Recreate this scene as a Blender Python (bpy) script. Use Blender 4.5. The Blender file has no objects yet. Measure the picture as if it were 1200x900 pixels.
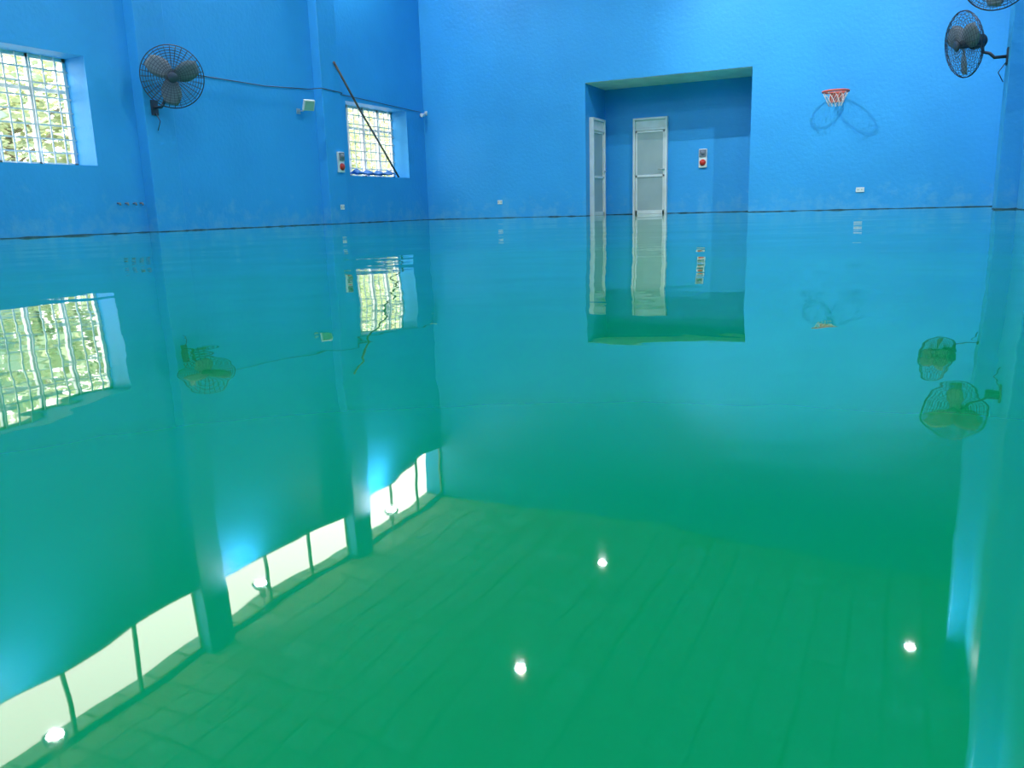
import bpy, bmesh, math, random
from mathutils import Vector, Matrix
random.seed(7)
S=bpy.context.scene
S.view_settings.view_transform='Standard'
S.view_settings.look='None'
S.view_settings.exposure=0
COL=S.collection
# ---------------------------------------------------------------- dimensions
XR=11.89; YF=-20.0; H=7.23; HS=6.2
AX0,AX1,AZ,AD=4.09,7.59,2.8,1.25
# ---------------------------------------------------------------- helpers
def mat(name,color,rough=.5,metal=0,var=None,scale=3,bump=0,bscale=40,emit=None,spec=.5):
    m=bpy.data.materials.new(name);m.use_nodes=True
    nt=m.node_tree;b=nt.nodes['Principled BSDF']
    b.inputs['Base Color'].default_value=(*color,1)
    b.inputs['Roughness'].default_value=rough;b.inputs['Metallic'].default_value=metal
    b.inputs['Specular IOR Level'].default_value=spec
    tc=nt.nodes.new('ShaderNodeTexCoord')
    n=nt.nodes.new('ShaderNodeTexNoise');n.inputs['Scale'].default_value=scale;n.inputs['Detail'].default_value=5
    nt.links.new(tc.outputs['Object'],n.inputs['Vector'])
    r=nt.nodes.new('ShaderNodeValToRGB')
    v=var if var else tuple(c*.85 for c in color)
    r.color_ramp.elements[0].position=.35;r.color_ramp.elements[0].color=(*v,1)
    r.color_ramp.elements[1].position=.65;r.color_ramp.elements[1].color=(*color,1)
    nt.links.new(n.outputs['Fac'],r.inputs['Fac']);nt.links.new(r.outputs['Color'],b.inputs['Base Color'])
    if bump:
        n2=nt.nodes.new('ShaderNodeTexNoise');n2.inputs['Scale'].default_value=bscale;n2.inputs['Detail'].default_value=3
        nt.links.new(tc.outputs['Object'],n2.inputs['Vector'])
        bp=nt.nodes.new('ShaderNodeBump');bp.inputs['Distance'].default_value=bump;bp.inputs['Strength'].default_value=1
        nt.links.new(n2.outputs['Fac'],bp.inputs['Height']);nt.links.new(bp.outputs['Normal'],b.inputs['Normal'])
    return m
def box(bm,x0,x1,y0,y1,z0,z1,mi=0):
    vs=[bm.verts.new((x,y,z)) for z in (z0,z1) for y in (y0,y1) for x in (x0,x1)]
    for f in ((0,2,3,1),(4,5,7,6),(0,1,5,4),(2,6,7,3),(0,4,6,2),(1,3,7,5)):
        bm.faces.new([vs[i] for i in f]).material_index=mi
def tube(bm,pts,r,closed=False,n=6,mi=0,taper=None):
    pts=[Vector(p) for p in pts];N=len(pts);rings=[];prev=None
    for i,p in enumerate(pts):
        if closed: t=(pts[(i+1)%N]-pts[i-1])
        else: t=pts[min(i+1,N-1)]-pts[max(i-1,0)]
        t.normalize()
        if prev is None:
            a=Vector((0,0,1)) if abs(t.z)<.9 else Vector((1,0,0));u=t.cross(a).normalized()
        else:
            u=(prev-t*prev.dot(t));u.normalize()
        prev=u;w=t.cross(u)
        rr=r if taper is None else taper[i]
        rings.append([bm.verts.new(p+(u*math.cos(2*math.pi*k/n)+w*math.sin(2*math.pi*k/n))*rr) for k in range(n)])
    for i in range(N if closed else N-1):
        a=rings[i];b=rings[(i+1)%N]
        off=0
        if closed and i==N-1:
            off=min(range(n),key=lambda o:(a[0].co-b[o].co).length)
        for k in range(n):
            f=bm.faces.new((a[k],a[(k+1)%n],b[(k+1+off)%n],b[(k+off)%n]));f.material_index=mi;f.smooth=True
    if not closed:
        bm.faces.new(rings[0][::-1]).material_index=mi;bm.faces.new(rings[-1]).material_index=mi
def lathe(bm,prof,n=32,mi=0,M=Matrix()):
    rings=[]
    for r,z in prof:
        rings.append([bm.verts.new(M@Vector((r*math.cos(2*math.pi*k/n),r*math.sin(2*math.pi*k/n),z))) for k in range(n)])
    for a,b in zip(rings,rings[1:]):
        for k in range(n):
            f=bm.faces.new((a[k],a[(k+1)%n],b[(k+1)%n],b[k]));f.material_index=mi;f.smooth=True
    return rings
def obj(name,bm,mats,parent=None,bevel=0,M=None):
    bmesh.ops.recalc_face_normals(bm,faces=bm.faces)
    me=bpy.data.meshes.new(name);bm.to_mesh(me);bm.free()
    for m in mats: me.materials.append(m)
    o=bpy.data.objects.new(name,me);COL.objects.link(o)
    if M is not None:o.matrix_world=M
    if parent:o.parent=parent
    if bevel:
        b=o.modifiers.new('bevel','BEVEL');b.width=bevel;b.segments=2;b.limit_method='ANGLE'
    return o
def empty(name,loc=(0,0,0)):
    o=bpy.data.objects.new(name,None);o.location=loc;o.empty_display_size=.1;COL.objects.link(o);return o
# ---------------------------------------------------------------- materials
def wall_material():
    m=bpy.data.materials.new('blue_wall_paint');m.use_nodes=True;nt=m.node_tree;L=nt.links
    b=nt.nodes['Principled BSDF'];b.inputs['Roughness'].default_value=.5;b.inputs['Specular IOR Level'].default_value=.3
    tc=nt.nodes.new('ShaderNodeTexCoord')
    n=nt.nodes.new('ShaderNodeTexNoise');n.inputs['Scale'].default_value=.7;n.inputs['Detail'].default_value=6
    L.new(tc.outputs['Object'],n.inputs['Vector'])
    r=nt.nodes.new('ShaderNodeValToRGB')
    r.color_ramp.elements[0].position=.3;r.color_ramp.elements[0].color=(.034,.33,.73,1)
    r.color_ramp.elements[1].position=.7;r.color_ramp.elements[1].color=(.040,.375,.81,1)
    L.new(n.outputs['Fac'],r.inputs['Fac'])
    # scuffs / damp stains near the floor
    sp=nt.nodes.new('ShaderNodeSeparateXYZ');L.new(tc.outputs['Object'],sp.inputs[0])
    mr=nt.nodes.new('ShaderNodeMapRange');mr.inputs['From Min'].default_value=.0;mr.inputs['From Max'].default_value=1.0
    mr.inputs['To Min'].default_value=.30;mr.inputs['To Max'].default_value=0
    L.new(sp.outputs['Z'],mr.inputs['Value'])
    n3=nt.nodes.new('ShaderNodeTexNoise');n3.inputs['Scale'].default_value=4;n3.inputs['Detail'].default_value=8;n3.inputs['Roughness'].default_value=.65
    L.new(tc.outputs['Object'],n3.inputs['Vector'])
    add=nt.nodes.new('ShaderNodeMath');add.operation='ADD';L.new(mr.outputs[0],add.inputs[0]);L.new(n3.outputs['Fac'],add.inputs[1])
    r3=nt.nodes.new('ShaderNodeValToRGB');r3.color_ramp.elements[0].position=.70;r3.color_ramp.elements[0].color=(0,0,0,1)
    r3.color_ramp.elements[1].position=.92;r3.color_ramp.elements[1].color=(.45,.45,.45,1)
    L.new(add.outputs[0],r3.inputs['Fac'])
    mx=nt.nodes.new('ShaderNodeMix');mx.data_type='RGBA'
    L.new(r3.outputs['Color'],mx.inputs['Factor']);L.new(r.outputs['Color'],mx.inputs[6]);mx.inputs[7].default_value=(.16,.48,.75,1)
    L.new(mx.outputs[2],b.inputs['Base Color'])
    n2=nt.nodes.new('ShaderNodeTexNoise');n2.inputs['Scale'].default_value=14;n2.inputs['Detail'].default_value=5
    L.new(tc.outputs['Object'],n2.inputs['Vector'])
    bp=nt.nodes.new('ShaderNodeBump');bp.inputs['Distance'].default_value=.006;L.new(n2.outputs['Fac'],bp.inputs['Height']);L.new(bp.outputs['Normal'],b.inputs['Normal'])
    return m
WALL=wall_material()
def floor_material():
    m=bpy.data.materials.new('green_epoxy');m.use_nodes=True;nt=m.node_tree;L=nt.links
    b=nt.nodes['Principled BSDF'];b.inputs['Roughness'].default_value=.015;b.inputs['IOR'].default_value=1.5
    tc=nt.nodes.new('ShaderNodeTexCoord')
    n=nt.nodes.new('ShaderNodeTexNoise');n.inputs['Scale'].default_value=.35;n.inputs['Detail'].default_value=3
    L.new(tc.outputs['Object'],n.inputs['Vector'])
    r=nt.nodes.new('ShaderNodeValToRGB')
    r.color_ramp.elements[0].position=.3;r.color_ramp.elements[0].color=(.001,.285,.084,1)
    r.color_ramp.elements[1].position=.7;r.color_ramp.elements[1].color=(.001,.315,.094,1)
    L.new(n.outputs['Fac'],r.inputs['Fac']);L.new(r.outputs['Color'],b.inputs['Base Color'])
    def noise(s,d,sc=(1,1,1),loc=(0,0,0)):
        mp=nt.nodes.new('ShaderNodeMapping');mp.inputs['Scale'].default_value=sc;mp.inputs['Location'].default_value=loc
        L.new(tc.outputs['Object'],mp.inputs['Vector'])
        q=nt.nodes.new('ShaderNodeTexNoise');q.inputs['Scale'].default_value=s;q.inputs['Detail'].default_value=d
        L.new(mp.outputs[0],q.inputs['Vector']);return q.outputs['Fac']
    b1=nt.nodes.new('ShaderNodeBump');b1.inputs['Strength'].default_value=1;b1.inputs['Distance'].default_value=.022
    L.new(noise(.55,1.0),b1.inputs['Height'])
    b2=nt.nodes.new('ShaderNodeBump');b2.inputs['Strength'].default_value=1;b2.inputs['Distance'].default_value=.0030
    L.new(noise(2.6,1.0,loc=(5,3,0)),b2.inputs['Height']);L.new(b1.outputs[0],b2.inputs['Normal'])
    b3=nt.nodes.new('ShaderNodeBump');b3.inputs['Strength'].default_value=1;b3.inputs['Distance'].default_value=.0003
    L.new(noise(11,1.0,loc=(1,9,0)),b3.inputs['Height']);L.new(b2.outputs[0],b3.inputs['Normal'])
    L.new(b3.outputs[0],b.inputs['Normal'])
    return m
FLOOR=floor_material()
def ceiling_material():
    m=bpy.data.materials.new('ceiling_panels');m.use_nodes=True;nt=m.node_tree;L=nt.links
    b=nt.nodes['Principled BSDF'];b.inputs['Roughness'].default_value=.8
    tc=nt.nodes.new('ShaderNodeTexCoord');br=nt.nodes.new('ShaderNodeTexBrick')
    br.offset=0;br.inputs['Scale'].default_value=1;br.inputs['Brick Width'].default_value=.6;br.inputs['Row Height'].default_value=.6
    br.inputs['Mortar Size'].default_value=.028;br.inputs['Color1'].default_value=(.55,.59,.5,1);br.inputs['Color2'].default_value=(.78,.82,.72,1);br.inputs['Mortar'].default_value=(.26,.28,.25,1)
    L.new(tc.outputs['Object'],br.inputs['Vector']);L.new(br.outputs['Color'],b.inputs['Base Color']);return m
CEIL=ceiling_material()
WHITE=mat('white_frame_paint',(.80,.82,.82),.35)
CREAM=mat('cream_plaster',(.95,.88,.80),.7)
GREYP=mat('frosted_door_panel',(.42,.50,.50),.3,var=(.36,.44,.45),scale=2)
BLACK=mat('dark_metal',(.05,.065,.10),.45,.3)
DGREY=mat('grey_plastic',(.2,.23,.28),.5)
RED=mat('red_paint',(.65,.03,.02),.4)
ORANGE=mat('orange_rim_paint',(.70,.12,.08),.4)
NETM=mat('net_cord',(.80,.72,.70),.8)
ALU=mat('aluminium',(.6,.62,.64),.35,.6)
BAMBOO=mat('bamboo',(.16,.12,.10),.6,var=(.08,.06,.06),scale=9)
CLOTH=mat('blue_cloth',(.06,.22,.6),.8)
GROUT=mat('dark_joint_sealant',(.02,.06,.09),.6,var=(.05,.14,.20),scale=7,spec=.1)
LEAF=mat('leaves',(.66,.72,.48),.6,var=(.40,.48,.27),scale=1.2)
BARK=mat('bark',(.3,.26,.2),.8)
CONC=mat('outside_concrete',(.5,.5,.46),.8)
# ---------------------------------------------------------------- room shell
bm=bmesh.new();box(bm,-.5,XR+.3,YF-.2,AD+.3,-.15,0);obj('floor',bm,[FLOOR])
bm=bmesh.new();box(bm,-.5,XR+.3,YF-.2,.3,H,H+.15);obj('ceiling',bm,[CEIL])
WINS=[(-3.02,-.755),(-11.23,-8.97),(-15.6,-13.3)];WZ0,WZ1=.97,2.46
def cut_wall(bm,x0,x1,wins):
    ys=sorted(wins);z0,z1=WZ0,WZ1
    box(bm,x0,x1,YF-.2,.3,-.15,z0);box(bm,x0,x1,YF-.2,.3,z1,3.2);box(bm,-.1,x1,YF-.2,.3,3.2,HS)
    e=YF-.2
    for a,b in ys: box(bm,x0,x1,e,a,z0,z1);e=b
    box(bm,x0,x1,e,.3,z0,z1)
PIL=[(-3.99,-3.42),(-8.21,-7.66),(-12.45,-11.9),(-16.7,-16.15)]
bm=bmesh.new();cut_wall(bm,-.5,0,WINS)
for a,b in PIL: box(bm,-.1,0,a+.05,b-.05,HS,H)
box(bm,-.1,0,-.03,.3,HS,H);box(bm,-.1,0,YF-.2,YF+.2,HS,H);box(bm,-.1,0,YF,.3,H-.06,H)
obj('wall_left',bm,[WALL])
for i,(a,b) in enumerate(PIL):
    bm=bmesh.new();box(bm,-.02,.2,a,b,-.02,H+.02);obj('pilaster_left_%d'%(i+1),bm,[WALL],bevel=.012)
    bm=bmesh.new();box(bm,XR-.25,XR+.02,a,b,-.02,H+.02);obj('pilaster_right_%d'%(i+1),bm,[WALL],bevel=.012)
bm=bmesh.new();box(bm,XR,XR+.3,YF-.2,.3,-.15,H);obj('wall_right',bm,[WALL])
bm=bmesh.new();box(bm,-.5,XR+.3,YF-.2,YF,-.15,H);obj('wall_front',bm,[WALL])
bm=bmesh.new()
box(bm,-.5,AX0,0,.3,-.15,H);box(bm,AX1,XR+.3,0,.3,-.15,H);box(bm,AX0,AX1,0,.3,AZ,H)
box(bm,AX0-.2,AX0,.3,AD+.2,-.15,AZ+.2);box(bm,AX1,AX1+.2,.3,AD+.2,-.15,AZ+.2)
box(bm,AX0,AX1,AD,AD+.2,-.15,AZ+.2)
obj('wall_back',bm,[WALL])
bm=bmesh.new();box(bm,AX0,AX1,.02,AD,AZ-.012,AZ+.1);obj('trim_1',bm,[CREAM]) # alcove soffit
# dark joint at foot of walls
def joint(name,segs):
    bm=bmesh.new()
    for s in segs:
        (x0,y0),(x1,y1)=s;n=max(2,int(math.hypot(x1-x0,y1-y0)/.12))
        pts=[];tp=[]
        for i in range(n+1):
            t=i/n;pts.append((x0+(x1-x0)*t,y0+(y1-y0)*t,.004));tp.append(.006+.013*random.random()**2)
        tube(bm,pts,.01,n=5,taper=tp)
    obj(name,bm,[GROUT])
segs=[];e=0
for a,b in PIL:
    segs+=[((0,e),(0,b)),((0,b),(.2,b)),((.2,b),(.2,a)),((.2,a),(0,a))];e=a
segs.append(((0,e),(0,YF)));joint('baseboard_left',segs)
segs=[];e=0
for a,b in PIL:
    segs+=[((XR,e),(XR,b)),((XR,b),(XR-.25,b)),((XR-.25,b),(XR-.25,a)),((XR-.25,a),(XR,a))];e=a
segs.append(((XR,e),(XR,YF)));joint('baseboard_right',segs)
joint('baseboard_back',[((0,0),(AX0,0)),((AX0,0),(AX0,AD)),((AX0,AD),(AX1,AD)),((AX1,AD),(AX1,0)),((AX1,0),(XR,0))])
# ---------------------------------------------------------------- windows
for i,(a,b) in enumerate(WINS):
    bm=bmesh.new();x0,x1=-.47,-.41;t=.05
    box(bm,x0,x1,a,b,WZ0,WZ0+t);box(bm,x0,x1,a,b,WZ1-t,WZ1);box(bm,x0,x1,a,a+t,WZ0,WZ1);box(bm,x0,x1,b-t,b,WZ0,WZ1)
    for k in range(1,4):
        y=a+(b-a)*k/4;box(bm,x0,x1,y-.03,y+.03,WZ0,WZ1)
    box(bm,x0+.01,x1-.01,a,b,1.98,2.03)
    # security grille
    for k in range(1,8):
        z=WZ0+(WZ1-WZ0)*k/8;box(bm,-.395,-.38,a,b,z-.010,z+.010)
    for k in range(1,12):
        y=a+(b-a)*k/12;box(bm,-.385,-.37,y-.010,y+.010,WZ0,WZ1)
    obj('window_%d'%(i+1),bm,[WHITE])
bays=[(-3.42,-.03)]+[(PIL[i+1][1],PIL[i][0]) for i in range(3)]+[(YF+.2,PIL[3][0])]
for i,(a,b) in enumerate(bays):
    bm=bmesh.new();t=.03;x0,x1=-.06,-.02
    box(bm,x0,x1,a,b,HS,HS+t);box(bm,x0,x1,a,b,H-.06-t,H-.06);box(bm,x0,x1,a,a+t,HS,H-.06);box(bm,x0,x1,b-t,b,HS,H-.06)
    n=3
    for k in range(1,n):
        y=a+(b-a)*k/n;box(bm,x0,x1,y-.03,y+.03,HS,H-.06)
    obj('window_%d'%(i+4),bm,[DGREY])
# ---------------------------------------------------------------- doors
def door(name,w,h,M):
    """local: x along width, z up, front is -y"""
    p=empty(name)
    bm=bmesh.new();f=.05
    box(bm,0,f,-.04,.06,0,h);box(bm,w-f,w,-.04,.06,0,h);box(bm,f,w-f,-.04,.06,h-f,h);box(bm,f,w-f,-.03,.04,h-.27,h-.22)
    obj('frame',bm,[WHITE],p,.004)
    bm=bmesh.new()
    box(bm,f,w-f,0,.02,h-.22,h-f,0)
    a,b=f+.006,w-f-.006;t=h-.276;s=.045
    box(bm,a,b,.0,.012,.001,t,1)
    for q in ((a,a+s,.001,t),(b-s,b,.001,t),(a,b,.001,.08),(a,b,t-s,t),(a,b,.82,.87)):
        box(bm,q[0],q[1],-.018,.02,q[2],q[3],0)
    obj('leaf',bm,[WHITE,GREYP],p,.003)
    bm=bmesh.new();tube(bm,[(b-.02,-.02,.98),(b-.02,-.07,.98),(b-.13,-.07,.98)],.011,n=8);lathe(bm,[(0,0),(.025,0),(.025,.01),(0,.01)],16,M=Matrix.Translation((b-.02,-.018,.98))@Matrix.Rotation(math.pi/2,4,'X'))
    obj('handle',bm,[ALU],p)
    p.matrix_world=M
door('door_1',.79,2.11,Matrix.Translation((4.79,AD-.062,0)))
door('door_2',.80,2.11,Matrix.Translation((AX0+.062,.22,0))@Matrix.Rotation(math.pi/2,4,'Z'))
# ---------------------------------------------------------------- wall fan
def wall_fan(c,n,mount,wn):
    c=Vector(c);n=Vector(n).normalized();mount=Vector(mount);wn=Vector(wn).normalized()
    p=empty('wall_fan')
    up=Vector((0,0,1));u=up.cross(n).normalized();v=n.cross(u)
    M=Matrix.Translation(c)@Matrix(((u.x,v.x,n.x,0),(u.y,v.y,n.y,0),(u.z,v.z,n.z,0),(0,0,0,1)))
    R=.44
    bm=bmesh.new()
    def zf(r): return .10*math.sqrt(max(0,1-(r/R)**2))+.01
    for k in range(1,13):
        r=R*k/12
        for s in (1,-1):
            tube(bm,[(r*math.cos(2*math.pi*i/40),r*math.sin(2*math.pi*i/40),s*zf(r)) for i in range(40)],.003 if k<12 else .007,True,4)
    for k in range(32):
        a=2*math.pi*k/32
        for s in (1,-1):
            tube(bm,[(r*math.cos(a),r*math.sin(a),s*zf(r)) for r in (.06,.18,.3,.38,.425,R)],.003,n=4)
    obj('cage',bm,[BLACK],p,M=M)
    bm=bmesh.new()
    lathe(bm,[(0,.125),(.06,.122),(.075,.11),(.075,.1),(0,.1)],24)
    lathe(bm,[(0,.05),(.055,.05),(.06,-.05),(0,-.05)],24)
    lathe(bm,[(0,-.1),(.085,-.1),(.095,-.13),(.09,-.27),(.06,-.3),(0,-.3)],24)
    obj('motor',bm,[BLACK],p,M=M)
    bm=bmesh.new()
    for k in range(3):
        R3=Matrix.Rotation(2*math.pi*k/3+.3,4,'Z');g=[]
        for i in range(9):
            r=.05+.34*i/8;w=.05+.11*math.sin(math.pi*(.15+.75*i/8));tw=math.radians(38-22*i/8);row=[]
            for j in range(5):
                q=(j/4-.5)*2*w+ .04*i/8
                row.append(bm.verts.new(R3@Vector((r,q*math.cos(tw),q*math.sin(tw)*.6+.01*math.sin(math.pi*j/4)))))
            g.append(row)
        for i in range(8):
            for j in range(4): bm.faces.new((g[i][j],g[i+1][j],g[i+1][j+1],g[i][j+1])).smooth=True
    bl=obj('blades',bm,[DGREY],p,M=M);so=bl.modifiers.new('thick','SOLIDIFY');so.thickness=.004
    # arm
    bm=bmesh.new();back=c-n*.22
    q0=mount;q1=mount+wn*.16;q1b=mount+wn*.22+Vector((0,0,.06));q2=Vector((back.x*.7+q1.x*.3,back.y*.7+q1.y*.3,back.z-.16));q3=back
    tube(bm,[q0,q1,q1b,(q1b+q2)/2,q2,q3],.022,n=8)
    side=wn.cross(up)
    # plate
    P=Matrix.Translation(mount)@Matrix(((side.x,0,wn.x,0),(side.y,0,wn.y,0),(0,1,0,0),(0,0,0,1)))
    vs=[]
    for z in (0,.02):
        for (x,y) in ((-.06,-.11),(.06,-.11),(.06,.11),(-.06,.11)): vs.append(bm.verts.new(P@Vector((x,y,z))))
    for f in ((3,2,1,0),(4,5,6,7),(0,1,5,4),(1,2,6,5),(2,3,7,6),(3,0,4,7)): bm.faces.new([vs[i] for i in f])
    tube(bm,[mount+wn*.02+Vector((0,0,-.08)),mount+wn*.1+Vector((0,0,-.2)),mount+wn*.03+Vector((0,0,-.33))],.007,n=5)
    obj('arm',bm,[BLACK],p)
    return p
wall_fan((.66,-8.04,2.24),(.72,-.62,-.22),(.2,-8.03,1.84),(1,0,0))
wall_fan((11.10,-3.62,2.26),(-.88,-.45,-.18),(XR-.25,-3.70,2.04),(-1,0,0))
wall_fan((11.36,-5.0,2.86),(-.45,-.85,-.2),(XR,-4.9,2.53),(-1,0,0))
# ---------------------------------------------------------------- basketball hoop
hp=empty('basketball_hoop');hx,hz=9.17,2.16;hc=Vector((hx,-.34,hz))
bm=bmesh.new();tube(bm,[hc+Vector((.23*math.cos(2*math.pi*i/40),.23*math.sin(2*math.pi*i/40),0)) for i in range(40)],.02,True,8)
for s in (-1,1): tube(bm,[hc+Vector((s*.10,.20,0)),(hx+s*.07,-.02,hz)],.012,n=8);tube(bm,[hc+Vector((s*.06,.21,0)),(hx+s*.05,-.02,hz-.12)],.009,n=6)
obj('rim',bm,[ORANGE],hp)
bm=bmesh.new();box(bm,hx-.13,hx+.13,-.025,-.0,hz-.16,hz+.04);obj('mounting_plate',bm,[ORANGE],hp,.006)
bm=bmesh.new()
for k in range(12):
    for s in (1,-1):
        pts=[]
        for i in range(5):
            t=i/4;a=2*math.pi*(k+s*t*1.2)/12;r=.22-.11*t
            pts.append(hc+Vector((r*math.cos(a),r*math.sin(a),-.02-.24*t)))
        tube(bm,pts,.0045,n=4)
obj('net',bm,[NETM],hp)
# ---------------------------------------------------------------- alarm call points
def alarm(M):
    p=empty('fire_alarm_unit')
    bm=bmesh.new();box(bm,-.09,.09,-.05,0,-.2,.2);obj('back_plate',bm,[WHITE],p,.01)
    bm=bmesh.new();box(bm,-.075,.075,-.075,-.05,.03,.185);obj('bell_box',bm,[DGREY],p,.01)
    bm=bmesh.new();R=Matrix.Rotation(math.pi/2,4,'X')
    lathe(bm,[(0,.10),(.04,.095),(.065,.075),(.07,.05)],24,M=Matrix.Translation((0,0,-.09))@R)
    obj('red_button',bm,[RED],p)
    bm=bmesh.new();lathe(bm,[(0,.11),(.04,.10),(.05,.075)],20,M=Matrix.Translation((0,0,.11))@R);obj('sounder',bm,[DGREY],p)
    p.matrix_world=M
alarm(Matrix.Translation((6.37,AD,1.17)))
alarm(Matrix.Translation((.2,-3.6,1.21))@Matrix.Rotation(math.pi/2,4,'Z'))
# outlets
def outlet(M,w=.15,h=.09):
    p=empty('wall_socket')
    bm=bmesh.new();box(bm,-w/2,w/2,-.015,0,-h/2,h/2);obj('plate',bm,[WHITE],p,.004)
    bm=bmesh.new()
    for s in (-.035,.035):
        for q in (-.01,.01): box(bm,s+q-.003,s+q+.003,-.017,-.014,-.012,.012)
    obj('slots',bm,[BLACK],p)
    p.matrix_world=M
outlet(Matrix.Translation((9.67,0,.37)))
outlet(Matrix.Translation((1.96,0,.36)),.12,.09)
outlet(Matrix.Translation((.2,-3.62,.33))@Matrix.Rotation(math.pi/2,4,'Z'),.12,.1)
# pipe stubs
bm=bmesh.new()
for k,y in enumerate((-8.72,-8.58,-8.44,-8.32)): tube(bm,[(0,y,.44),(.05,y,.44),(.06,y,.41)],.014,n=8)
obj('pipe_stub',bm,[DGREY])
# flood light
fp=empty('flood_light')
FM=Matrix.Translation((.22,-4.45,2.22))@Matrix.Rotation(math.radians(65),4,'Z')@Matrix.Rotation(math.radians(25),4,'X')
bm=bmesh.new();box(bm,-.11,.11,-.03,.03,-.1,.1);obj('housing',bm,[WHITE],fp,.01,M=FM)
bm=bmesh.new();box(bm,-.09,.09,-.036,-.03,-.08,.08);obj('lens',bm,[ALU],fp,0,M=FM)
bm=bmesh.new();tube(bm,[(0,-4.5,2.12),(.12,-4.5,2.12),(.2,-4.45,2.2)],.012,n=6);box(bm,0,.012,-4.55,-4.45,2.07,2.17);obj('bracket',bm,[ALU],fp)
# cctv
cp=empty('security_camera')
bm=bmesh.new();box(bm,.04,.10,-.012,0,2.42,2.52);tube(bm,[(.07,-.01,2.47),(.07,-.1,2.45)],.014,n=8);obj('mount',bm,[WHITE],cp)
bm=bmesh.new();lathe(bm,[(0,-.07),(.035,-.07),(.038,.07),(.045,.09),(.028,.088),(0,.075)],20,M=Matrix.Translation((.08,-.14,2.42))@Matrix.Rotation(math.radians(100),4,'X'));obj('body',bm,[WHITE],cp)
# cable
bm=bmesh.new()
A=[(.225,-7.75,2.42),(.225,-7.62,2.45),(.03,-7.45,2.46),(.03,-6.8,2.46),(.03,-5.4,2.47),(.03,-4.2,2.55),(.22,-4.03,2.57),(.225,-3.4,2.55),(.03,-3.2,2.56),(.03,-2,2.53),(.03,-.6,2.49),(.03,-.2,2.485)]
tube(bm,A,.008,n=5);obj('cable',bm,[BLACK])
# pole leaning on window sill
bm=bmesh.new();tube(bm,[(-.06,-1.12,.985),(.04,-1.9,1.63),(.1,-2.7,2.33),(.24,-3.62,3.1)],.022,n=8);obj('bamboo_pole',bm,[BAMBOO])
bm=bmesh.new()
bmesh.ops.create_grid(bm,x_segments=24,y_segments=10,size=.5)
for v in bm.verts:
    v.co=Vector((-.14+v.co.y*.26,-2.0+v.co.x*1.4,1.0+.10*abs(math.sin(v.co.x*11))*(1-abs(v.co.y)*1.6)+.02*random.random()))
for f in bm.faces:f.smooth=True
cl=obj('folded_cloth',bm,[CLOTH]);so=cl.modifiers.new('s','SOLIDIFY');so.thickness=.015
# ---------------------------------------------------------------- ceiling lamps
LZ=6.43
LP=[(.77,-11.45),(.42,-7.09),(.42,-2.95),(5.99,-7.67),(5.81,-3.65),(11.12,-4.44),(11.1,-8.6),(6.0,-11.8),(11.1,-12.8),(.6,-15.7),(6.0,-16.0),(11.1,-16.8)]
for i,(x,y) in enumerate(LP):
    p=empty('ceiling_lamp',(x,y,LZ))
    bm=bmesh.new();lathe(bm,[(.12,.0),(.16,0),(.16,.015),(.13,.10),(.06,.14),(.06,.25),(0,.25)],28);tube(bm,[(0,0,.24),(0,0,H-LZ+.01)],.012,n=6)
    lathe(bm,[(.12,0),(.12,.02),(0,.03)],28)
    o=obj('housing',bm,[ALU],p)
    l=bpy.data.lights.new('lamp','AREA');l.shape='DISK';l.size=.2 if x<1 else .13;l.energy=108;l.color=(.95,.98,1)
    lo=bpy.data.objects.new('lamp',l);COL.objects.link(lo);lo.parent=p;lo.location=(0,0,-.005)
    if i in (4,5):
        # extra spots added at two lamps so the hoop shadows show on the wall
        l=bpy.data.lights.new('added_hoop_spot','SPOT');l.spot_size=math.radians(76);l.spot_blend=1;l.shadow_soft_size=.03;l.energy=640 if i==4 else 600;l.color=(.95,.98,1)
        lo=bpy.data.objects.new('added_hoop_spot',l);COL.objects.link(lo);lo.parent=p;lo.location=(0,0,-.05)
        d=Vector((8.9,0,2.0))-Vector((x,y,LZ));lo.rotation_euler=d.to_track_quat('-Z','Y').to_euler()
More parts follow.
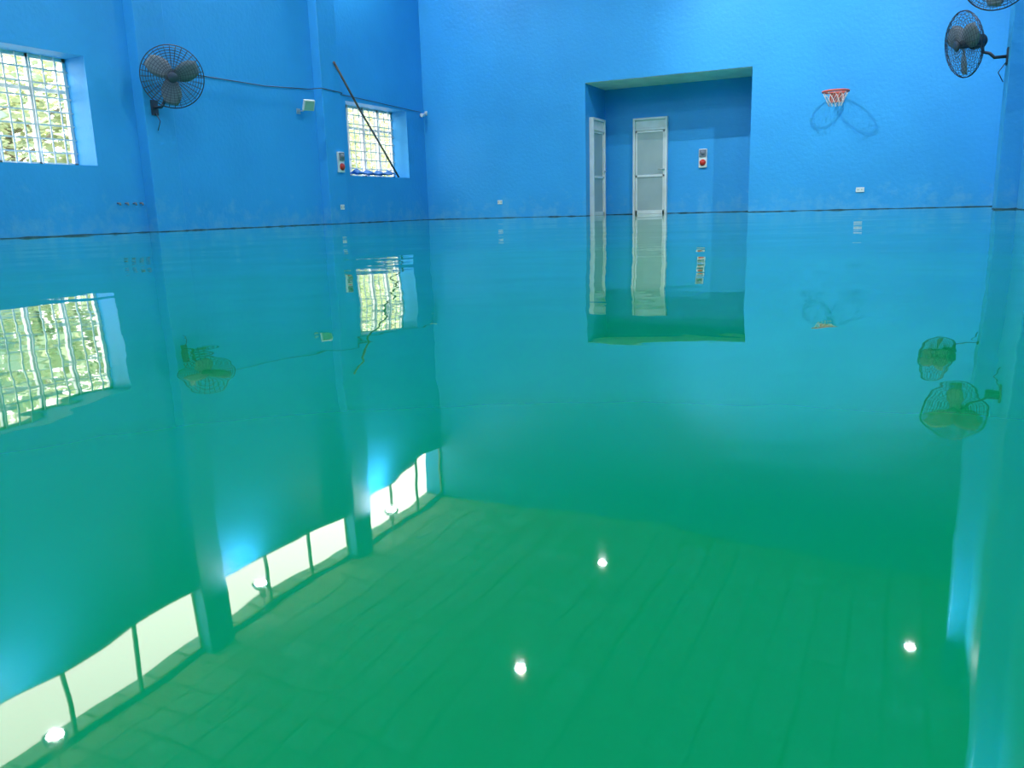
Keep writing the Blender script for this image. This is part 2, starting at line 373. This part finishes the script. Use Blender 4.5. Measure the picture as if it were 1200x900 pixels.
# ---------------------------------------------------------------- outside
bm=bmesh.new();box(bm,-25,-.5,-30,25,-.3,-.12);obj('ground_outside',bm,[CONC])
def tree(x,y,h,r,n):
    bm=bmesh.new()
    tube(bm,[(x,y,-.2),(x+.05,y,1),(x-.1,y+.1,2.2),(x,y,h*.8)],.1,n=8,mi=1,taper=[.16,.13,.1,.04])
    for k in range(9):
        a=random.random()*6.28;z=1.0+random.random()*(h-1.6);tube(bm,[(x,y,z),(x+r*.8*math.cos(a),y+r*.8*math.sin(a),z+.7)],.03,n=5,mi=1)
    for k in range(n):
        d=Vector((random.gauss(0,1),random.gauss(0,1),random.gauss(0,1))).normalized()*(random.random()**.4)
        c=Vector((x+d.x*r,y+d.y*r,h*.55+d.z*h*.48))
        s=.09+random.random()*.09
        R=Matrix.Rotation(random.random()*6.28,3,'Z')@Matrix.Rotation(random.random()*3,3,'X')
        bm.faces.new([bm.verts.new(c+R@Vector(q)) for q in ((-s,0,0),(0,-s*.5,0),(s,0,0),(0,s*.5,0))]).material_index=0
    obj('tree',bm,[LEAF,BARK])
for x,y in ((-6,-8.6),(-8,-5),(-7,-2.2),(-7,2.5),(-7.5,6),(-9,10),(-11,14)): tree(x,y,4.6,2.0,2600)
# ---------------------------------------------------------------- world
w=bpy.data.worlds.new('sky');S.world=w;w.use_nodes=True;nt=w.node_tree
bg=nt.nodes['Background'];bg.inputs[1].default_value=7
tc=nt.nodes.new('ShaderNodeTexCoord');sp=nt.nodes.new('ShaderNodeSeparateXYZ');rp=nt.nodes.new('ShaderNodeValToRGB')
rp.color_ramp.elements[0].color=(.9,.93,.86,1);rp.color_ramp.elements[1].color=(1,.90,.78,1)
nt.links.new(tc.outputs['Generated'],sp.inputs[0]);nt.links.new(sp.outputs['Z'],rp.inputs['Fac']);nt.links.new(rp.outputs[0],bg.inputs[0])
# ---------------------------------------------------------------- camera
f,pi,ro,ya,cx,cy,ch=950.52,.2119,-.0287,-.4582,10.6421,-17.2523,.1884
F=Vector((math.sin(ya)*math.cos(pi),math.cos(ya)*math.cos(pi),-math.sin(pi)));R=Vector((math.cos(ya),-math.sin(ya),0));U=R.cross(F)
c,s=math.cos(ro),math.sin(ro);R2=c*R+s*U;U2=-s*R+c*U
cam=bpy.data.cameras.new('camera');cam.sensor_fit='HORIZONTAL';cam.sensor_width=36;cam.lens=f/1200*36;cam.clip_start=.02
co=bpy.data.objects.new('camera',cam);COL.objects.link(co)
co.matrix_world=Matrix(((R2.x,U2.x,-F.x,cx),(R2.y,U2.y,-F.y,cy),(R2.z,U2.z,-F.z,ch),(0,0,0,1)))
S.camera=co
